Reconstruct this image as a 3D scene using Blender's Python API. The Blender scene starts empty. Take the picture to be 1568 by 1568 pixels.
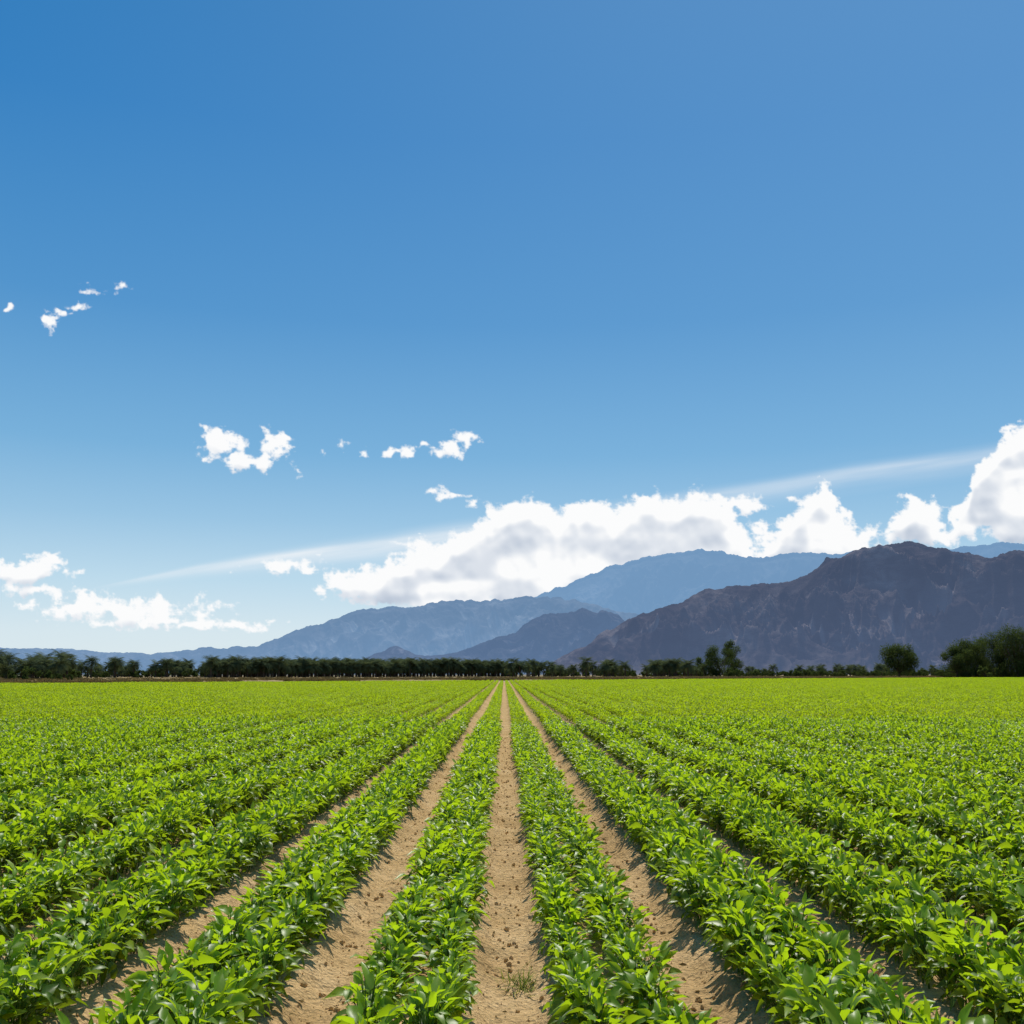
import bpy, math
import numpy as np
rng=np.random.default_rng(7)
scene=bpy.context.scene
scene.view_settings.view_transform='Standard'
scene.view_settings.look='None'
scene.view_settings.exposure=0

# ------------------------------------------------------------- helpers
F=1506.0; PITCH=math.radians(9.35); YAW=math.radians(-0.46); CAMH=1.72
def bearing_dir(px,py):
    """direction in the world of a surveyed point of the photograph"""
    px=np.asarray(px,float); py=np.asarray(py,float)
    x=(px-784)/F; y=(784-py)/F
    d=np.stack([x, np.cos(PITCH)-y*np.sin(PITCH), np.sin(PITCH)+y*np.cos(PITCH)],-1)
    c,s=math.cos(YAW),math.sin(YAW)
    out=np.stack([d[...,0]*c-d[...,1]*s, d[...,0]*s+d[...,1]*c, d[...,2]],-1)
    return out/np.linalg.norm(out,axis=-1,keepdims=True)
def az_el(px,py):
    d=bearing_dir(px,py)
    return np.arctan2(d[...,0],d[...,1]), np.arcsin(d[...,2])

_T=np.random.default_rng(3).random((8,256,256))
def vn(x,y,s=0):
    T=_T[s%8]; ox=(s*37.3); x=x+ox; y=y+ox*0.7
    xi=np.floor(x).astype(int); yi=np.floor(y).astype(int)
    fx=x-xi; fy=y-yi
    fx=fx*fx*fx*(fx*(fx*6-15)+10); fy=fy*fy*fy*(fy*(fy*6-15)+10)
    a=T[xi&255,yi&255]; b=T[(xi+1)&255,yi&255]; c=T[xi&255,(yi+1)&255]; d=T[(xi+1)&255,(yi+1)&255]
    return (a*(1-fx)+b*fx)*(1-fy)+(c*(1-fx)+d*fx)*fy
def fbm(x,y,o=5,s=0,g=0.5):
    r=0;a=1;t=0
    for i in range(o):
        r=r+a*vn(x*2**i+y*0.13*i,y*2**i-x*0.11*i,s+i); t+=a; a*=g
    return r/t
def ridged(x,y,o=5,s=0,g=0.5):
    r=0;a=1;t=0
    for i in range(o):
        r=r+a*(1-np.abs(2*vn(x*2**i+y*0.2*i,y*2**i-x*0.2*i,s+i)-1)); t+=a; a*=g
    return r/t
def sst(a,b,x):
    t=np.clip((x-a)/(b-a),0,1); return t*t*(3-2*t)

def mesh_np(name,V,Fc,mat=None,attrs=None,smooth=False):
    me=bpy.data.meshes.new(name)
    V=np.asarray(V,np.float32); me.vertices.add(len(V)); me.vertices.foreach_set('co',V.ravel())
    if Fc is not None and len(Fc):
        Fc=np.asarray(Fc,np.int32); n,k=Fc.shape
        me.loops.add(n*k); me.loops.foreach_set('vertex_index',Fc.ravel())
        me.polygons.add(n); me.polygons.foreach_set('loop_start',np.arange(0,n*k,k,dtype=np.int32))
        me.update(calc_edges=True)
        me.polygons.foreach_set('use_smooth',np.full(n,smooth))
    if attrs:
        for an,(tp,arr) in attrs.items():
            at=me.attributes.new(an,tp,'POINT')
            if tp=='FLOAT_VECTOR': at.data.foreach_set('vector',np.asarray(arr,np.float32).ravel())
            elif tp=='INT': at.data.foreach_set('value',np.asarray(arr,np.int32).ravel())
            else: at.data.foreach_set('value',np.asarray(arr,np.float32).ravel())
    me.update()
    if mat: me.materials.append(mat)
    return me
def add(name,me,parent=None,coll=None):
    ob=bpy.data.objects.new(name,me)
    (coll or scene.collection).objects.link(ob)
    if parent: ob.parent=parent
    return ob
def grid_faces(nr,nc):
    i=np.arange(nr-1)[:,None]*nc+np.arange(nc-1)[None,:]
    return np.stack([i,i+1,i+nc+1,i+nc],-1).reshape(-1,4)

class NT:
    def __init__(s,mat):
        mat.use_nodes=True; s.t=mat.node_tree; s.t.nodes.clear()
    def n(s,tp,**kw):
        nd=s.t.nodes.new(tp); ins=kw.pop('ins',{})
        for k,v in kw.items(): setattr(nd,k,v)
        for k,v in ins.items():
            if isinstance(v,bpy.types.NodeSocket): s.t.links.new(v,nd.inputs[k])
            else: nd.inputs[k].default_value=v
        return nd
    def link(s,a,b): s.t.links.new(a,b)
    def math(s,op,a,b=None,clamp=False):
        ins={0:a}
        if b is not None: ins[1]=b
        return s.n('ShaderNodeMath',operation=op,use_clamp=clamp,ins=ins).outputs[0]
    def mix(s,f,a,b,bt='MIX'):
        nd=s.n('ShaderNodeMix',data_type='RGBA',blend_type=bt,ins={0:f,6:a,7:b}); return nd.outputs[2]
    def ramp(s,f,stops,interp='LINEAR'):
        nd=s.n('ShaderNodeValToRGB',ins={0:f}); cr=nd.color_ramp; cr.interpolation=interp
        while len(cr.elements)<len(stops): cr.elements.new(0.5)
        for e,(p,c) in zip(cr.elements,stops): e.position=p; e.color=(*c,1) if len(c)==3 else c
        return nd.outputs[0]
def C(r,g,b): return (r,g,b,1)

# ------------------------------------------------------------- materials
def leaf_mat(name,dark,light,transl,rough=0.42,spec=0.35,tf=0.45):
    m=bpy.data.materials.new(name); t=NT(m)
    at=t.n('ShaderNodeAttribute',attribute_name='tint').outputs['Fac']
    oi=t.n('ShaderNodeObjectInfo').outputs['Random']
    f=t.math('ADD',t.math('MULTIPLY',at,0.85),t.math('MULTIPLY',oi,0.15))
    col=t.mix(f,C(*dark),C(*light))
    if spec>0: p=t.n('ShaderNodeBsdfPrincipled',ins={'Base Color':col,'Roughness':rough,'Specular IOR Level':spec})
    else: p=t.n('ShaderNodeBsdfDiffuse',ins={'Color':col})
    tc=t.mix(f,C(*[x*0.32 for x in transl]),C(*transl))  # low tint also dims translucency, deepening the painted shade between crop leaves
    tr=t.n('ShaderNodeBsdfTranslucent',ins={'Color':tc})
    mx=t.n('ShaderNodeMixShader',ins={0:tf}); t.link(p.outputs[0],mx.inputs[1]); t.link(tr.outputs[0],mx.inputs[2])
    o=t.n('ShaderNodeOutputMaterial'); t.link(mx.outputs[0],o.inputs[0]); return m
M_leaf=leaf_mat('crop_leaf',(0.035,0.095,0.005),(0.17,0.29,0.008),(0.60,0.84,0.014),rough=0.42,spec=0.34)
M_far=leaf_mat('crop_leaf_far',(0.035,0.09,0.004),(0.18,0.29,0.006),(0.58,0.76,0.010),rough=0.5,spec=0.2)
M_stem=bpy.data.materials.new('stem'); t=NT(M_stem)
p=t.n('ShaderNodeBsdfDiffuse',ins={'Color':C(0.10,0.16,0.03)}); t.link(p.outputs[0],t.n('ShaderNodeOutputMaterial').inputs[0])
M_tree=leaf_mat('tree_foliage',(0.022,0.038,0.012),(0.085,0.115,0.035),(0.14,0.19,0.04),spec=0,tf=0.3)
M_palm=leaf_mat('palm_foliage',(0.035,0.052,0.028),(0.105,0.13,0.065),(0.15,0.18,0.06),spec=0,tf=0.3)
M_dry=leaf_mat('dry_brush_leaf',(0.12,0.085,0.035),(0.32,0.23,0.10),(0.3,0.22,0.08),spec=0,tf=0.2)
M_grass=leaf_mat('weed_leaf',(0.12,0.2,0.03),(0.35,0.36,0.12),(0.3,0.35,0.05),spec=0,tf=0.3)
M_bark=bpy.data.materials.new('bark'); t=NT(M_bark)
nz=t.n('ShaderNodeTexNoise',ins={'Scale':6.0,'Detail':3.0})
p=t.n('ShaderNodeBsdfDiffuse',ins={'Color':t.mix(nz.outputs[0],C(0.04,0.03,0.022),C(0.11,0.08,0.06))}); t.link(p.outputs[0],t.n('ShaderNodeOutputMaterial').inputs[0])

# ground
EDGE0,EDGES=223.0,0.94        # far edge of the field: y = EDGE0 + EDGES*x
M_ground=bpy.data.materials.new('ground_soil'); t=NT(M_ground)
pos=t.n('ShaderNodeNewGeometry').outputs['Position']
sx=t.n('ShaderNodeSeparateXYZ',ins={0:pos})
n1=t.n('ShaderNodeTexNoise',ins={'Vector':pos,'Scale':1.3,'Detail':4.0,'Roughness':0.6}).outputs[0]
n2=t.n('ShaderNodeTexNoise',ins={'Vector':pos,'Scale':28.0,'Detail':5.0,'Roughness':0.7}).outputs[0]
n3=t.n('ShaderNodeTexVoronoi',ins={'Vector':pos,'Scale':38.0}).outputs[0]
soil=t.ramp(n1,[(0.3,(0.46,0.30,0.135)),(0.55,(0.62,0.42,0.205)),(0.75,(0.70,0.50,0.27))])
soil=t.mix(t.math('MULTIPLY',t.ramp(n2,[(0.35,(1,1,1)),(0.5,(0,0,0))]),0.5),soil,C(0.22,0.135,0.065))
soil=t.mix(t.math('MULTIPLY',t.ramp(n2,[(0.6,(0,0,0)),(0.75,(1,1,1))]),0.3),soil,C(0.72,0.56,0.36))
e=t.math('SUBTRACT',sx.outputs[1],t.math('ADD',t.math('MULTIPLY',sx.outputs[0],EDGES),EDGE0))
n4=t.n('ShaderNodeTexNoise',ins={'Vector':pos,'Scale':0.06,'Detail':6.0,'Roughness':0.65}).outputs[0]
dry=t.ramp(n4,[(0.35,(0.20,0.14,0.065)),(0.5,(0.36,0.26,0.13)),(0.62,(0.48,0.36,0.20)),(0.72,(0.16,0.17,0.06))])
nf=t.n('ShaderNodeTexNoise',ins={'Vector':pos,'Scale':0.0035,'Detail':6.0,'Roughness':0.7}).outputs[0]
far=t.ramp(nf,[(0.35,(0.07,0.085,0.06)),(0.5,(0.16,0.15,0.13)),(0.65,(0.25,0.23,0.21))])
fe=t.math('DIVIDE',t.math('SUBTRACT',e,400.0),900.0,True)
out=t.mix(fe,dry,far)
road=t.math('MULTIPLY',t.math('DIVIDE',e,2.0,True),t.math('DIVIDE',t.math('SUBTRACT',24.0,e),2.0,True))
out=t.mix(road,out,C(0.50,0.36,0.21))
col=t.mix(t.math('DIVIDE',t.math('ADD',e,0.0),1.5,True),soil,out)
bh=t.math('ADD',t.math('MULTIPLY',n2,0.8),t.math('MULTIPLY',n3,0.4))
bmp=t.n('ShaderNodeBump',ins={'Strength':1.0,'Distance':0.03,'Height':bh})
p=t.n('ShaderNodeBsdfDiffuse',ins={'Color':col,'Roughness':0.3})
t.link(bmp.outputs[0],p.inputs['Normal'])
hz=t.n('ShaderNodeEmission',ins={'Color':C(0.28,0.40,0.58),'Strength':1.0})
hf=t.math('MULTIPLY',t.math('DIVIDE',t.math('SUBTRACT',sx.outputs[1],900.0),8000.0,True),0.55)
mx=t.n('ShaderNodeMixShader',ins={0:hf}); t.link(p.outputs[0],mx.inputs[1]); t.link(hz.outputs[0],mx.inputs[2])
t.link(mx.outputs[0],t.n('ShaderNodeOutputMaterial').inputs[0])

# ------------------------------------------------------------- ground mesh
XO=0.045   # centre furrow offset
def grow(start,step,end,g=1.12):
    o=[];x=start
    while x<end:
        o.append(x); step*=g; x+=step
    o.append(end); return o
xp=list(np.arange(0,5,0.035))+list(np.arange(5,13,0.1))+grow(13,0.1,42000,1.15)
xs=np.array([-v for v in xp[:0:-1]]+xp)
ys=np.array([-40000,-8000,-1500,-400,-100,-40,-15,-5,0,2,3]+list(np.arange(3.4,14,0.035))+grow(14,0.04,45000,1.035))
X,Y=np.meshgrid(xs,ys)
def furrow(x,y):
    u=np.abs(((x-XO)+0.5)%1.0-0.5)      # 0 in furrow centre, .5 at bed centre
    return -0.09*(1-sst(0.08,0.27,u))
def rough(x,y):
    return ((fbm(x*1.7,y*1.7,4,1)-0.5)*0.06+(fbm(x*9,y*9,3,2)-0.5)*0.06)*np.exp(-np.maximum(y-10,0)/25)
edge=EDGE0+EDGES*X
infield=(Y<edge-1)
Z=np.where(infield&(np.abs(X)<13),furrow(X,Y),0)
Z=Z+rough(X,np.clip(Y,-300,300))*(np.abs(X)<13)*(np.abs(Y)<300)
e=Y-edge
Z=Z+np.where(e>12,(fbm(X*0.03,Y*0.03,4,3)-0.4)*0.9*sst(12,30,e)*(Y<2000),0)
me=mesh_np('ground',np.stack([X,Y,Z],-1).reshape(-1,3),grid_faces(len(ys),len(xs)),M_ground,smooth=True)
add('ground',me)

# ------------------------------------------------------------- leaves
def leaves(base,yaw,pitch,roll,L,W,droop,hi=True,tint=None):
    """vectorised folded drooping leaves -> V,F,tint"""
    n=len(L)
    if hi:
        ts=np.array([0,.18,.42,.72,1.0]); ws=np.array([.05,.44,.5,.24,.01]); 
    else:
        ts=np.array([0,.42,1.0]); ws=np.array([.08,.5,.02])
    k=len(ts)
    V=np.zeros((n,k,3,3))
    pt=pitch[:,None]-droop[:,None]*ts[None,:]
    seg=np.diff(ts,prepend=0)
    fx=np.cumsum(np.cos(pt)*seg,1)*L[:,None]; fz=np.cumsum(np.sin(pt)*seg,1)*L[:,None]
    for j,sg in enumerate((-1,0,1)):
        w=ws[None,:]*W[:,None]*sg
        wav=(rng.random((n,k))-0.5)*0.2*W[:,None]*abs(sg)
        V[:,:,j,0]=fx; V[:,:,j,1]=w*np.cos(0.4); V[:,:,j,2]=fz+np.abs(w)*np.sin(0.5)+wav
    y=V[...,1].copy(); z=V[...,2]-fz[:,:,None]
    cr,sr=np.cos(roll)[:,None,None],np.sin(roll)[:,None,None]
    V[...,1]=y*cr-z*sr; V[...,2]=fz[:,:,None]+y*sr+z*cr
    cy,sy=np.cos(yaw)[:,None,None],np.sin(yaw)[:,None,None]
    x=V[...,0].copy(); y=V[...,1].copy()
    V[...,0]=x*cy-y*sy; V[...,1]=x*sy+y*cy
    V+=base[:,None,None,:]
    f=[]
    for a in range(k-1):
        for j in range(2):
            f.append([a*3+j,a*3+j+1,(a+1)*3+j+1,(a+1)*3+j])
    f=np.array(f)
    Fc=(np.arange(n)[:,None,None]*(k*3)+f[None]).reshape(-1,4)
    tint=np.repeat(rng.random(n) if tint is None else tint,k*3)
    return V.reshape(-1,3),Fc,tint
def tube(p0,p1,r0,r1,sides=4):
    p0=np.array(p0,float);p1=np.array(p1,float); d=p1-p0; d/=np.linalg.norm(d)+1e-9
    a=np.cross(d,[0.3,0.9,0.2]); a/=np.linalg.norm(a); b=np.cross(d,a)
    th=np.arange(sides)*2*math.pi/sides
    ring=np.cos(th)[:,None]*a+np.sin(th)[:,None]*b
    V=np.vstack([p0+ring*r0,p1+ring*r1])
    i=np.arange(sides); j=(i+1)%sides
    return V,np.stack([i,j,j+sides,i+sides],-1)
def join(parts):
    V=[];Fc=[];o=0;mi=[];T=[]
    for v,f,m,tt in parts:
        V.append(v);Fc.append(f+o);o+=len(v)
        mi.append(m if isinstance(m,np.ndarray) else np.full(len(f),m));T.append(tt if tt is not None else np.zeros(len(v)))
    return np.vstack(V),np.vstack(Fc),np.concatenate(mi),np.concatenate(T)
def obj_from(name,parts,mats,coll=None,smooth=False):
    V,Fc,mi,T=join(parts)
    me=mesh_np(name,V,Fc,None,{'tint':('FLOAT',T)},smooth)
    for m in mats: me.materials.append(m)
    me.polygons.foreach_set('material_index',mi.astype(np.int32))
    ob=bpy.data.objects.new(name,me)
    (coll or scene.collection).objects.link(ob)
    return ob

def plant_parts():
    """bushy plant: bare short stem, leaves overhanging it"""
    parts=[]
    nl=42
    B=[];yaw=[];pi=[];L=[];Tn=[]
    for i in range(nl):
        q=i/nl
        h=0.08+0.225*q**0.8+rng.normal(0,0.02)
        rr=(0.03+0.082*math.sin(math.pi*min(1,0.15+0.85*q))**0.7)*rng.uniform(0.4,1.2)
        a=i*2.4+rng.normal(0,0.35)
        b=np.array([math.cos(a)*rr,math.sin(a)*rr,h])
        B.append(b);yaw.append(a+rng.normal(0,0.55))
        pi.append(-0.15+1.1*q+rng.normal(0,0.38)); L.append(rng.uniform(0.062,0.125)*(0.85+0.2*math.sin(math.pi*q)))
        Tn.append(np.clip(0.0+1.0*q**1.1+rng.normal(0,0.16),0,1))   # bed-side shade painted into the tint, darker on low leaves
        v,f=tube([math.cos(a)*0.01,math.sin(a)*0.01,h*0.55],b,0.003,0.002,3); parts.append((v,f,1,None))
    L=np.array(L)
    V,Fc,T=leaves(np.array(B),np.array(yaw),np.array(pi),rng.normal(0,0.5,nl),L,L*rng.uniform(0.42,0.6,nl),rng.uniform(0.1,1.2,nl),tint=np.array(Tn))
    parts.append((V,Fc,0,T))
    v,f=tube([0,0,-0.08],[0.01,0,0.22],0.007,0.004,4); parts.append((v,f,1,None))
    return join(parts)
PL=[plant_parts() for _ in range(12)]
def near_block(name,coll,off,sc):
    parts=[]
    for sd in (-1,1):
        for k in range(8):
            V,Fc,mi,T=PL[rng.integers(len(PL))]
            if rng.random()<0.035: continue
            s=sc*rng.uniform(0.8,1.15); a=rng.uniform(0,6.28); c,sn=math.cos(a),math.sin(a)
            v=V*s; v=np.stack([v[:,0]*c-v[:,1]*sn,v[:,0]*sn+v[:,1]*c,v[:,2]],-1)
            lx,ly=rng.normal(0,0.12,2); v[:,0]+=lx*v[:,2]; v[:,1]+=ly*v[:,2]
            v+=np.array([sd*off+rng.normal(0,0.02),-0.5+(k+0.5)/8+rng.normal(0,0.025),0])
            parts.append((v,Fc,mi,T))
    return obj_from(name,parts,[M_leaf,M_stem],coll,True)
def block(name,coll,length,n,size,mat):
    side=rng.choice([-1,1],n)
    x=side*0.135+rng.normal(0,0.058,n); x=np.clip(x,-0.235,0.235)
    y=rng.uniform(-length/2,length/2,n)
    clump=fbm(x*5+11,y*5,2,int(rng.integers(8)))
    env=np.sqrt(np.clip(1-((np.abs(x)-0.135)/0.20)**2,0.05,1))
    q=rng.uniform(0,1,n)**0.6
    h=0.07+q*0.245*env*(0.6+0.8*clump)
    out=np.arctan2(rng.normal(0,1,n),(x-side*0.135)*8+rng.normal(0,0.6,n))
    L=rng.uniform(0.7,1.2,n)*size
    V,Fc,T=leaves(np.stack([x,y,h],-1),out,rng.normal(0.45,0.5,n),rng.normal(0,0.45,n),L,L*0.58,rng.uniform(0.2,1.2,n),False,tint=np.clip((h-0.08)/0.20+rng.normal(0,.14,n),0,1))  # row shade painted into the tint: leaves darken towards the ground
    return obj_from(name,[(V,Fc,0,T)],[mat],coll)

def instancer(name,pts,rot,scl,idx,coll):
    me=mesh_np(name,pts,None,None,{'rot':('FLOAT_VECTOR',rot),'scl':('FLOAT_VECTOR',scl),'idx':('INT',idx)})
    ob=add(name,me)
    g=bpy.data.node_groups.new(name+'_scatter','GeometryNodeTree')
    g.interface.new_socket('Geometry',in_out='INPUT',socket_type='NodeSocketGeometry')
    g.interface.new_socket('Geometry',in_out='OUTPUT',socket_type='NodeSocketGeometry')
    gi=g.nodes.new('NodeGroupInput'); go=g.nodes.new('NodeGroupOutput')
    ip=g.nodes.new('GeometryNodeInstanceOnPoints'); ci=g.nodes.new('GeometryNodeCollectionInfo')
    ci.inputs['Collection'].default_value=coll; ci.inputs['Separate Children'].default_value=True; ci.inputs['Reset Children'].default_value=True
    def na(n,tp):
        x=g.nodes.new('GeometryNodeInputNamedAttribute'); x.data_type=tp; x.inputs['Name'].default_value=n
        return [o for o in x.outputs if o.enabled and o.name=='Attribute'][0]
    L=g.links.new
    L(gi.outputs[0],ip.inputs['Points']); L(ci.outputs[0],ip.inputs['Instance'])
    ip.inputs['Pick Instance'].default_value=True
    L(na('idx','INT'),ip.inputs['Instance Index']); L(na('rot','FLOAT_VECTOR'),ip.inputs['Rotation']); L(na('scl','FLOAT_VECTOR'),ip.inputs['Scale'])
    L(ip.outputs[0],go.inputs[0])
    md=ob.modifiers.new('scatter','NODES'); md.node_group=g
    return ob

cP=bpy.data.collections.new('crop_plant_kinds')
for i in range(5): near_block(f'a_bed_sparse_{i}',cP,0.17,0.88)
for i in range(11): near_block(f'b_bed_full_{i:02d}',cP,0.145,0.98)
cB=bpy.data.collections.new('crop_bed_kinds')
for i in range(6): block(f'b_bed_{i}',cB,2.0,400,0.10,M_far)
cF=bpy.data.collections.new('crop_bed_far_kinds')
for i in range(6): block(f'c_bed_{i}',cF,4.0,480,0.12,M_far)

TAN=math.tan(math.radians(28.5))
def halfw(y): return y*TAN+5
LOD1=32.0; LOD2=92.0
def beds(y0,y1,L,kind):
    P=[];S=[];I=[]
    for b in range(-260,330):
        xc=XO+b+0.5
        yy=np.arange(y0+L/2,y1,L)
        ok=(abs(xc)<halfw(yy))&(yy<EDGE0+EDGES*xc-1)&(abs(xc)<260)
        yy=yy[ok]; k=len(yy)
        if not k: continue
        xj=0.035*(vn(yy*0.25,yy*0+b*3.1,4)-0.5)
        P.append(np.stack([xc+xj,yy,yy*0-0.01],-1))
        w={-1:1.0,0:0.98}.get(b,0.98)*(0.93+0.15*vn(yy*0.35,yy*0+b*1.7,6))
        hgt=({-1:0.98,0:0.93}.get(b,1.10))*(0.82+0.36*vn(yy*0.22,yy*0+b*0.37,5))
        hgt=hgt*(1+0.16*(vn(np.array([b*0.9]),np.array([3.3]),1)[0]-0.5)*(b not in(-1,0)))
        S.append(np.stack([w*rng.choice([-1,1],k),yy*0+1.03,hgt],-1))
        if kind=='near': I.append(rng.integers(0,5,k) if b==0 else (rng.integers(2,9,k) if b==-1 else rng.integers(5,16,k)))
        else: I.append(rng.integers(0,6,k))
    return np.vstack(P),np.vstack(S),np.concatenate(I)
for kind,y0,y1,L,cc in (('near',0.0,LOD1,1.0,cP),('mid',LOD1,LOD2,2.0,cB),('far',LOD2,470,4.0,cF)):
    P,S,I=beds(y0,y1,L,kind); n=len(P)
    r=np.zeros((n,3)); r[:,2]=np.where(rng.random(n)<0.5,0,math.pi)
    instancer('crop_plants',P,r,S,I,cc)

# soil clods
import bmesh
cC=bpy.data.collections.new('clod_kinds')
for i in range(5):
    bm=bmesh.new(); bmesh.ops.create_icosphere(bm,subdivisions=2,radius=1)
    for v in bm.verts: v.co*=rng.uniform(0.7,1.15); v.co.z*=0.7
    me=bpy.data.meshes.new(f'clod_{i}'); bm.to_mesh(me); bm.free(); me.materials.append(M_ground)
    o=bpy.data.objects.new(f'clod_{i}',me); cC.objects.link(o)
n=9000
b=rng.integers(-3,4,n); yy=3.5+26*rng.random(n)**1.6
xx=XO+b+rng.normal(0,0.13,n)
s=0.004+0.018*rng.random(n)**5
pz=furrow(xx,yy)+rough(xx,yy)
instancer('soil_clods',np.stack([xx,yy,pz+s*0.3],-1),rng.uniform(0,6.28,(n,3)),np.stack([s,s,s],-1),rng.integers(0,5,n),cC)
# fallen dry leaves in the furrows
n=260; xx=XO+rng.integers(-2,3,n)+rng.normal(0,0.13,n); yy=3.6+18*rng.random(n)**1.3
L=rng.uniform(0.02,0.055,n)
V,Fc,T=leaves(np.stack([xx,yy,furrow(xx,yy)+rough(xx,yy)+0.008],-1),rng.uniform(0,6.28,n),rng.normal(0,.2,n),rng.normal(0,.6,n),L,L*0.5,rng.uniform(-.5,.8,n),False)
obj_from('leaf_litter',[(V,Fc,0,T)],[M_dry],None)

def tuft(name,x,y,n,h):
    a=rng.uniform(0,6.28,n); L=rng.uniform(0.5,1,n)*h
    z=float(furrow(np.array([x]),0)[0])
    B=np.stack([x+rng.normal(0,0.05,n),y+rng.normal(0,0.09,n),np.full(n,z-0.01)],-1)
    V,Fc,T=leaves(B,a,rng.uniform(0.6,1.4,n),rng.normal(0,.3,n),L,L*0+0.007,rng.uniform(0.3,1.3,n))
    obj_from(name,[(V,Fc,0,T)],[M_grass],None,True)
tuft('grass_weed',0.10,6.15,90,0.17)
tuft('grass_weed',0.33,7.3,25,0.12)

# ------------------------------------------------------------- palms
def palm(name,coll):
    parts=[]; h=rng.uniform(3.2,5.0); z=-0.3; x=y=0
    for k in range(5):
        x2=x+rng.normal(0,0.05);z2=z+(h+0.3)/5
        v,f=tube([x,y,z],[x2,y,z2],0.30-0.02*k,0.28-0.02*k,7); parts.append((v,f,1,None)); x,z=x2,z2
    nf=46
    for i in range(nf):
        a=rng.uniform(0,6.28); up=rng.uniform(-0.7,1.35); L=rng.uniform(2.6,3.6)
        m=9; tt=np.linspace(0,1,m); pit=up-1.3*tt
        rx=np.cumsum(np.cos(pit))*L/m; rz=np.cumsum(np.sin(pit))*L/m
        c=np.stack([x+rx*math.cos(a),y+rx*math.sin(a),h+rz],-1)
        sd=np.array([-math.sin(a),math.cos(a),0]); d=np.array([math.cos(a),math.sin(a),0])
        V=[];Fc=[]
        for j in range(m-1):
            for sg in(-1,1):
                w=0.75*math.sin(math.pi*min(0.95,(j+1)/m))+0.1
                for q in (0,0.5):
                    p=c[j]*(1-q)+c[j+1]*q; p2=p+(c[j+1]-c[j])*0.28
                    tip=p+sd*sg*w+d*0.25-np.array([0,0,0.25*w])
                    o=len(V); V+= [p,p2,tip+(p2-p)*0.4,tip]; Fc.append([o,o+1,o+2,o+3])
        parts.append((np.array(V),np.array(Fc),0,np.full(len(V),rng.random())))
    return obj_from(name,parts,[M_palm,M_bark],coll)
cL=bpy.data.collections.new('palm_kinds')
for i in range(5): palm(f'palm_{i}',cL)
def pix_ground(px,dist):
    a,_=az_el(px,1032); return np.sin(a)*dist,np.cos(a)*dist
P=[];S=[]
for row in range(7):
    for px in np.arange(322,770,5.2):
        d=440+row*14+(px-322)*0.35+rng.normal(0,1.5)
        x,y=pix_ground(px+rng.normal(0,1),d); 
        if rng.random()<0.08: continue
        P.append([x,y,0]); S.append(rng.uniform(0.85,1.3)*(1.2+(px-322)*0.0005))
for a,b,n,d0,s0 in ((-30,110,34,330,1.2),(120,330,50,520,1.2),(770,1070,70,560,1.3),(1000,1100,22,540,1.3),(1140,1480,36,760,1.3)):
    for px in rng.uniform(a,b,n):
        x,y=pix_ground(px,d0*rng.uniform(0.95,1.15)); P.append([x,y,0]); S.append(s0*rng.uniform(0.6,1.35))
P=np.array(P);S=np.array(S);n=len(P)
instancer('date_palm_grove',P,np.stack([0*S,0*S,rng.uniform(0,6.28,n)],-1),np.stack([S,S,S],-1),rng.integers(0,5,n),cL)

# ------------------------------------------------------------- broadleaf trees and scrub
def tree_parts(h,w,n=4500,lobes=16,leaf=0.5,low=0.12,mat=0):
    parts=[]
    v,f=tube([0,0,-0.4],[0.1,0,h*0.35],h*0.035,h*0.022,8); parts.append((v,f,1,None))
    cs=[];rs=[]
    for i in range(lobes):
        a=rng.uniform(0,6.28); q=low+(0.92-low)*((i+rng.random())/lobes); rr=w*0.5*math.sqrt(max(0.05,1-((q-0.45)/0.6)**2))*math.sqrt(rng.uniform(0.03,0.62))
        c=np.array([math.cos(a)*rr,math.sin(a)*rr,h*q]); r=rng.uniform(0.14,0.24)*min(h,w)
        c[2]=min(c[2],h-r*0.75); cs.append(c);rs.append(r)
        v,f=tube([0.1,0,h*rng.uniform(0.12,0.33)],c,h*0.014,h*0.005,5); parts.append((v,f,1,None))
    cs=np.array(cs);rs=np.array(rs)
    k=rng.integers(0,lobes,n); d=rng.normal(0,1,(n,3)); d/=np.linalg.norm(d,axis=1)[:,None]
    rad=rs[k]*rng.uniform(0.35,1.12,n)
    B=cs[k]+d*rad[:,None]; B[:,2]=np.maximum(B[:,2],0.15)
    L=rng.uniform(0.6,1.3,n)*leaf
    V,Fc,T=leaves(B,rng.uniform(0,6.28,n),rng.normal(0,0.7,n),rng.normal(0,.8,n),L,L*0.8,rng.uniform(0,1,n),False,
        tint=np.clip(0.15+0.6*(d[:,2]*0.5+0.5)+rng.normal(0,.2,n),0,1))     # lighter towards the top of each lobe
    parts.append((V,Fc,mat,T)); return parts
def tree(name,px,dist,hpx,wpx,**kw):
    h=hpx*dist/F; w=wpx*dist/F
    x,y=pix_ground(px,dist)
    o=obj_from(name,tree_parts(h,w,**kw),[M_tree,M_bark]); o.location=(x,y,0); o.rotation_euler[2]=rng.uniform(0,6)
    return o
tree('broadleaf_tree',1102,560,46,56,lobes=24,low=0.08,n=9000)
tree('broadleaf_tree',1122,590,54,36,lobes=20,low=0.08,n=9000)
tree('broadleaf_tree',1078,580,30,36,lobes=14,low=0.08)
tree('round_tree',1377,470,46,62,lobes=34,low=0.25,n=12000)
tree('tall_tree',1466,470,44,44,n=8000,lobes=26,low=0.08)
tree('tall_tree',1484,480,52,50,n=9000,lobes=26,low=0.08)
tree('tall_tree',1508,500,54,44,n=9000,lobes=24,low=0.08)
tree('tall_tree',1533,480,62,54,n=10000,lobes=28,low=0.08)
tree('tall_tree',1560,470,70,56,n=11000,lobes=30,low=0.08)
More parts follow.
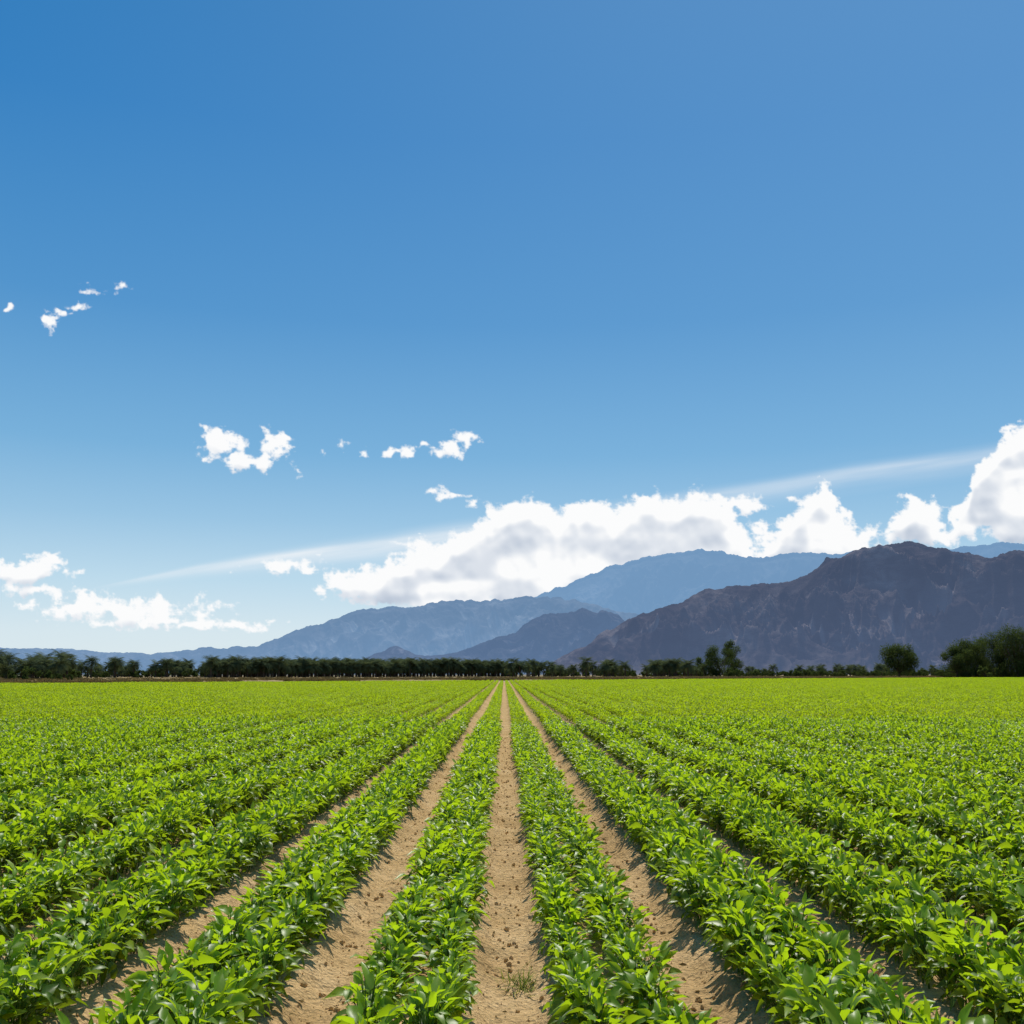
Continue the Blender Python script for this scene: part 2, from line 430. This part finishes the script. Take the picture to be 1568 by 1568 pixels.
tree('tall_tree',1592,470,64,60,n=9000,lobes=26,low=0.08)
cS=bpy.data.collections.new('shrub_kinds')
for i in range(5): obj_from(f's_shrub_{i}',tree_parts(3.2,rng.uniform(3.5,6),n=900,lobes=9,leaf=0.42,low=0.05),[M_tree,M_bark],cS)
P=[];S=[]
for a,b,n,d0,s0 in ((-60,120,46,300,0.9),(100,340,60,520,1.2),(330,780,60,640,0.7),(770,1080,80,640,1.2),(1140,1460,110,620,1.0),(1130,1460,80,900,1.6),(-60,1640,260,1300,1.6),(1440,1640,40,470,1.2),(1040,1150,14,540,1.3)):
    for px in rng.uniform(a,b,n):
        x,y=pix_ground(px,d0*rng.uniform(0.93,1.3)); P.append([x,y,-0.1]); S.append(s0*rng.uniform(0.4,1.35))
P=np.array(P);S=np.array(S);n=len(P)
instancer('shrub_belt',P,np.stack([0*S,0*S,rng.uniform(0,6.28,n)],-1),np.stack([S,S,S],-1),rng.integers(0,5,n),cS)
cD=bpy.data.collections.new('dry_brush_kinds')
for i in range(4): 
    n=160;a=rng.uniform(0,6.28,n);L=rng.uniform(0.3,0.75,n)
    V,Fc,T=leaves(np.stack([rng.normal(0,.4,n),rng.normal(0,.4,n),rng.uniform(0,.25,n)],-1),a,rng.uniform(0.2,1.4,n),rng.normal(0,.5,n),L,L*0.25,rng.uniform(0,1,n),False)
    obj_from(f'd_brush_{i}',[(V,Fc,0,T)],[M_dry],cD)
n=8000; xx=rng.uniform(-200,330,n); ee=26+rng.random(n)**1.5*200; yy=EDGE0+EDGES*xx+ee
k=(yy>60)&(np.abs(xx)<halfw(yy)+10)&(fbm(xx*.04,yy*.04,3,6)>0.42); xx=xx[k];yy=yy[k];n=len(xx)
s=rng.uniform(0.4,1.2,n)
instancer('dry_brush',np.stack([xx,yy,0*xx],-1),np.stack([0*s,0*s,s*9],-1),np.stack([s,s,s],-1),rng.integers(0,4,n),cD)

# ------------------------------------------------------------- mountains
def rock_mat(name,c1,c2,c3,haze,hazef,sc):
    m=bpy.data.materials.new(name); t=NT(m)
    pos=t.n('ShaderNodeNewGeometry').outputs['Position']
    mp=t.n('ShaderNodeMapping',ins={'Vector':pos,'Scale':(1,0.5,1.6)}).outputs[0]
    a=t.n('ShaderNodeTexNoise',ins={'Vector':mp,'Scale':0.0016*sc,'Detail':6.0,'Roughness':0.62}).outputs[0]
    b=t.n('ShaderNodeTexNoise',ins={'Vector':mp,'Scale':0.012*sc,'Detail':5.0,'Roughness':0.7}).outputs[0]
    col=t.ramp(a,[(0.36,c1),(0.5,c2),(0.66,c3)])
    col=t.mix(t.ramp(b,[(0.42,(0.6,0.6,0.6)),(0.58,(0,0,0))]),col,C(*[v*0.5 for v in c1]))
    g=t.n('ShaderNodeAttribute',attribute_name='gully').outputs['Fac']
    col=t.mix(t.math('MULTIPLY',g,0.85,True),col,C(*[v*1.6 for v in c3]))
    bmp=t.n('ShaderNodeBump',ins={'Strength':0.6,'Distance':25.0,'Height':b})
    p=t.n('ShaderNodeBsdfDiffuse',ins={'Color':col}); t.link(bmp.outputs[0],p.inputs['Normal'])
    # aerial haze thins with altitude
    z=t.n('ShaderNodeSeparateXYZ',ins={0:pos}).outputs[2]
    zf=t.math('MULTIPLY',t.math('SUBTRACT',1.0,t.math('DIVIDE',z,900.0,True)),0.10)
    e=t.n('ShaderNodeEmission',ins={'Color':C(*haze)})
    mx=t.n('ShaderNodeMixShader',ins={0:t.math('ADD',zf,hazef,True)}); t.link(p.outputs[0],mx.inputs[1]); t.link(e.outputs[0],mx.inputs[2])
    t.link(mx.outputs[0],t.n('ShaderNodeOutputMaterial').inputs[0]); return m
def mountain(name,prof,D,W,mat,seed,lat=900.,spur=1.6,nc=1500,nr=300,x0=-160,x1=1730):
    prof=np.array(prof,float); px=np.linspace(max(x0,prof[0,0]),min(x1,prof[-1,0]),nc)
    py=np.interp(px,prof[:,0],prof[:,1])
    k=np.hanning(9);k/=k.sum(); py=np.convolve(np.pad(py,4,'edge'),k,'valid')
    py=py+(fbm(px/22,px*0+seed,5,seed,0.6)-0.5)*12*np.clip((1032-py)/60,0,1)
    az,el=az_el(px,py); el=np.maximum(el,0.0002)
    t_=np.concatenate([np.linspace(0,1,nr),1+np.linspace(0.01,0.6,14)])[:,None]
    R=D-W*(1-t_)+0*az[None]
    u=az[None]*D; v=t_*W
    wu=u+lat*0.8*(fbm(u/lat/1.2,v/lat/1.2,4,seed+1)-0.5)
    # spurs run down-slope: narrow across, long along the fall line, leaning to one side
    rd=ridged(wu/lat+v/lat*0.75,v/(lat*2.6)+3,2,seed+2,0.5)
    rd1=ridged(wu/lat*2.1-v/lat*0.9,v/(lat*1.5)+3,3,seed+4,0.5)
    rd2=ridged(wu/lat*5+v/lat*1.5,v/(lat*0.6)+3,4,seed+3,0.6)
    H=D*np.tan(el)[None]
    S=np.where(t_<=1, 0.06*t_+0.94*np.clip((t_-0.10)/0.90,0,1)**1.35, 1-(t_-1)*0.9)
    env=np.clip((t_-0.08)/0.20,0,1)*np.clip((1.02-t_)/0.16,0,1)
    Hs=np.minimum(0.5*H+0.3*H.max(),H*1.2)
    Z=H*S+Hs*env*(spur*(0.55*(rd-0.66)+0.36*(rd1-0.66))+0.22*(rd2-0.6))
    lim=R*np.tan(el)[None]*(0.97+0.03*t_)
    over=Z-lim*0.90; Z=np.where((t_<0.985)&(over>0),lim*0.90+lim*0.10*np.tanh(over/(lim*0.10)),Z)
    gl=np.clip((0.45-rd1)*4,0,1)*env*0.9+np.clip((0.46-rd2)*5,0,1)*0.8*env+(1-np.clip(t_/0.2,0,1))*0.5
    Z=np.maximum(Z,-5)
    Vv=np.stack([np.sin(az)[None]*R,np.cos(az)[None]*R,Z-1],-1).reshape(-1,3)
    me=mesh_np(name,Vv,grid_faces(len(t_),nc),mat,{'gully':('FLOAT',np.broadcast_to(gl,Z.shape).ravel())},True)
    return add(name,me)
near_r=[(835,1022),(860,1005),(900,985),(930,962),(985,937),(1040,920),(1085,899),(1150,894),(1210,884),(1260,864),(1300,845),(1340,833),(1385,829),(1420,836),(1470,843),(1500,849),(1568,845),(1640,835),(1760,860)]
foot=[(520,1026),(560,1006),(590,996),(606,986),(625,995),(650,1003),(700,1000),(730,985),(765,974),(790,970),(812,952),(832,940),(860,938),(900,934),(935,935),(955,944),(990,975),(1040,1005),(1100,1020)]
mid=[(-200,980),(0,990),(60,993),(110,993),(160,999),(230,1000),(330,992),(395,987),(450,966),(500,947),(550,934),(620,931),(660,923),(700,919),(750,921),(800,915),(850,913),(900,925),(980,940),(1100,960),(1300,980)]
farr=[(760,960),(800,920),(840,906),(870,895),(930,869),(990,853),(1050,842),(1100,838),(1130,845),(1160,855),(1210,851),(1260,844),(1310,840),(1380,850),(1440,842),(1480,833),(1520,829),(1568,833),(1760,840)]
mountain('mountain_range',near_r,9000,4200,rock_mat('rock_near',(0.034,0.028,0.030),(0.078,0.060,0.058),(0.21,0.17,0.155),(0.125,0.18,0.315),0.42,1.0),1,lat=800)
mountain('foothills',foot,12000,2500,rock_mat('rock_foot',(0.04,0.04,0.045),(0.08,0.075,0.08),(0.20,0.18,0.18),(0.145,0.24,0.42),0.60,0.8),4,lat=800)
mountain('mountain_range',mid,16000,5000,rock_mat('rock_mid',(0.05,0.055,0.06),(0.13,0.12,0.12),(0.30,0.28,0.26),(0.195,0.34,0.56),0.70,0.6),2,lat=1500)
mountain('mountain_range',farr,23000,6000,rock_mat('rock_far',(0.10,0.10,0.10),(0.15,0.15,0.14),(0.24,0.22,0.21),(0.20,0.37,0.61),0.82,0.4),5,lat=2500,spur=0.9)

# ------------------------------------------------------------- clouds (shell 35 km out)
st=1.0
gx=np.arange(-80,1660,st); gy=np.arange(410,985,st)
PX,PY=np.meshgrid(gx,gy)
wx=PX+16*(fbm(PX/40,PY/40,3,1)-0.5)*2; wy=PY+16*(fbm(PX/40+9,PY/40,3,4)-0.5)*2
m=np.full(PX.shape,-3.0)
def band(top,bot):
    global m
    top=np.array(top,float);bot=np.array(bot,float)
    T=np.interp(wx,top[:,0],top[:,1]);B=np.interp(wx,bot[:,0],bot[:,1])
    e=np.minimum(wx-top[0,0],top[-1,0]-wx)
    m=np.maximum(m,np.clip(np.minimum(np.minimum(wy-T,(B-wy)*1.3),e)/30,-3,1.15))
def ell(cx,cy,rx,ry,off=-0.12):
    global m
    d=1-np.sqrt(((wx-cx)/rx)**2+((wy-cy)/ry)**2)
    m=np.maximum(m,np.clip(d*min(1.0,max(ry,9)/16)+off,-3,0.9))
band([(505,880),(545,856),(590,848),(640,826),(695,814),(720,796),(755,766),(800,752),(838,762),(860,786),(890,764),(940,773),(990,751),(1045,747),(1090,757),(1120,782),(1145,822),(1165,850)],
     [(505,904),(560,922),(640,938),(860,932),(960,888),(1100,870),(1165,862)])
band([(1160,808),(1180,782),(1215,774),(1245,755),(1262,730),(1278,746),(1288,788),(1302,814),(1345,814)],[(1160,868),(1345,870)])
band([(1348,808),(1370,782),(1400,759),(1425,757),(1440,777),(1463,802)],[(1348,830),(1463,838)])
band([(1450,798),(1470,762),(1490,722),(1512,692),(1530,668),(1555,654),(1620,640),(1700,635)],[(1450,828),(1500,836),(1700,845)])
for c in [(30,876,70,20,0.05),(85,862,18,12),(75,909,52,9,0.08),(190,932,110,20,0.06),(290,956,110,7,0.12),(150,918,46,15,0.02),(250,945,70,12,0.08),(340,676,36,22),(366,702,24,17),(422,678,30,30),(405,704,20,18),(449,713,13,14),
          (490,693,7,7),(522,687,9,6),(550,688,10,8),(598,692,18,7),(625,692,13,10),(640,686,9,7),(668,688,14,9),(692,684,20,8),(716,671,19,8),(680,753,36,6),(722,768,16,12),(436,868,64,9,0.02),(474,873,10,9),
          (1130,773,50,10,0),(490,908,12,9),(68,496,16,10,-.05),(108,466,20,7,-.05),(155,445,32,8,-.03),(88,480,10,6),(20,470,8,5,-.2),(1213,762,13,9)]: ell(*c)
bil=0;a=1;tot=0
for i,wl in enumerate((58,32,17,9,4.6)):
    nn=np.abs(2*vn(PX/wl+i*7.3,PY/wl*1.15-i*3.1,i+1)-1)
    bil=bil+a*nn; tot+=a; a*=0.64
bil=bil/tot
fine=fbm(PX/11,PY/9,5,6,0.6)
dens=m+1.7*(0.47-bil)+1.2*(fine-0.5)
alpha=sst(0.0,0.6,dens)
def shift(A,dy,dx): return np.roll(np.roll(A,dy,0),dx,1)
def blur(A,n):
    for ax in (0,1):
        k=np.hanning(2*n+3)[1:-1];k/=k.sum()
        A=np.apply_along_axis(lambda r:np.convolve(r,k,'same'),ax,A)
    return A
dd=np.clip(m+1.9*(0.47-bil),0,1.7)
b6=blur(dd,7)
thick=0
for s_ in (8,16,26,38): thick=thick+shift(b6,s_,-int(s_*0.2))
thick=thick/4
relief=b6-shift(b6,11,-3)
soft=blur(dd,2)-shift(blur(dd,2),4,-1)
shade=np.clip(1.05-0.26*sst(0.5,1.2,thick)*sst(0.3,0.7,vn(PX/60,PY/42,3))-0.05*sst(0.3,0.9,thick)+0.30*relief+0.09*soft,0,1.15)  # cloud light and shade painted in, later emitted as colour
cl=np.array([(150,899),(300,870),(400,856),(500,843),(600,831),(700,814),(800,798),(950,778),(1100,757),(1200,742),(1300,723),(1400,711),(1500,697),(1680,668)],float)
cy=np.interp(PX,cl[:,0],cl[:,1]); th=np.interp(PX,[150,300,500,650,900,1200,1400,1680],[2,7,14,18,14,14,15,17])
s=(PY-cy)/th
streak=np.where(s<0,np.exp(-(s*1.6)**2),np.exp(-(s*0.75)**2))*np.interp(PX,[140,220,400,640,900,1200,1500,1660],[0,.3,.6,.55,.25,.38,.30,.25])*(0.55+0.8*fbm(PX/90+PY/60,PY/9+PX/70,4,3))
a_=np.maximum(alpha,0)
tot_a=a_+(1-a_)*np.clip(streak,0,1)
shade=np.where(tot_a>0.001,(a_*shade+(1-a_)*np.clip(streak,0,1)*0.95)/np.maximum(tot_a,1e-3),1)
D_=bearing_dir(PX,PY)*35000.0
fa=grid_faces(*PX.shape)
av=tot_a.ravel()
keepf=av[fa].max(1)>0.012
fa=fa[keepf]; used=np.unique(fa); remap=np.full(av.size,-1); remap[used]=np.arange(len(used))
M_cl=bpy.data.materials.new('cloud_vapour'); t=NT(M_cl)
al=t.n('ShaderNodeAttribute',attribute_name='cover').outputs['Fac']; sh=t.n('ShaderNodeAttribute',attribute_name='lit').outputs['Fac']
col=t.ramp(sh,[(0.5,(0.50,0.57,0.68)),(0.8,(0.76,0.80,0.86)),(0.98,(0.97,0.975,0.98))])
em=t.n('ShaderNodeEmission',ins={'Color':col,'Strength':1.0}); tr=t.n('ShaderNodeBsdfTransparent')
mx=t.n('ShaderNodeMixShader',ins={0:al}); t.link(tr.outputs[0],mx.inputs[1]); t.link(em.outputs[0],mx.inputs[2])
t.link(mx.outputs[0],t.n('ShaderNodeOutputMaterial').inputs[0])
me=mesh_np('clouds',D_.reshape(-1,3)[used],remap[fa],M_cl,{'cover':('FLOAT',av[used]),'lit':('FLOAT',shade.ravel()[used])},True)
add('clouds',me)

# ------------------------------------------------------------- light
EL=math.radians(54); AZ=math.radians(8)
sun=bpy.data.lights.new('sun','SUN'); sun.energy=5.0; sun.angle=math.radians(0.5); sun.color=(1,0.95,0.86)
so=bpy.data.objects.new('sun',sun); scene.collection.objects.link(so); so.rotation_euler=(-(math.pi/2-EL),0,-AZ)
w=bpy.data.worlds.new('World'); scene.world=w; t=NT(w)
sky=t.n('ShaderNodeTexSky',sky_type='NISHITA',sun_disc=False,sun_elevation=EL,sun_rotation=AZ,air_density=1.0,dust_density=0.3,ozone_density=2.0)
tc=t.n('ShaderNodeTexCoord').outputs['Generated']; sp=t.n('ShaderNodeSeparateXYZ',ins={0:tc})
rp=t.ramp(sp.outputs[2],[(0.0,(.70,.81,.87)),(0.04,(.66,.79,.87)),(0.09,(.50,.70,.84)),(0.15,(.31,.55,.765)),(0.217,(.175,.43,.70)),(0.343,(.07,.29,.605)),(0.5,(.024,.212,.535)),(0.62,(.012,.185,.485)),(1,(.02,.15,.42))])
az=t.math('MULTIPLY',t.math('ADD',sp.outputs[0],0.42),1.0,True)
hi=t.math('MULTIPLY',az,t.math('MULTIPLY',sp.outputs[2],1.4,True))
rp=t.mix(t.math('MULTIPLY',hi,0.5),rp,C(.24,.46,.74))
rp10=t.mix(1.0,rp,C(10,10,10),'MULTIPLY')
fin=t.mix(0.9,sky.outputs[0],rp10)
bg=t.n('ShaderNodeBackground',ins={'Color':fin,'Strength':0.1}); t.link(bg.outputs[0],t.n('ShaderNodeOutputWorld').inputs[0])

# ------------------------------------------------------------- camera
cam=bpy.data.cameras.new('camera'); cam.sensor_width=36; cam.lens=36*F/1568; cam.clip_start=0.1; cam.clip_end=120000
co=bpy.data.objects.new('camera',cam); scene.collection.objects.link(co)
co.location=(0,0,CAMH); co.rotation_euler=(math.pi/2+PITCH,0,YAW); scene.camera=co
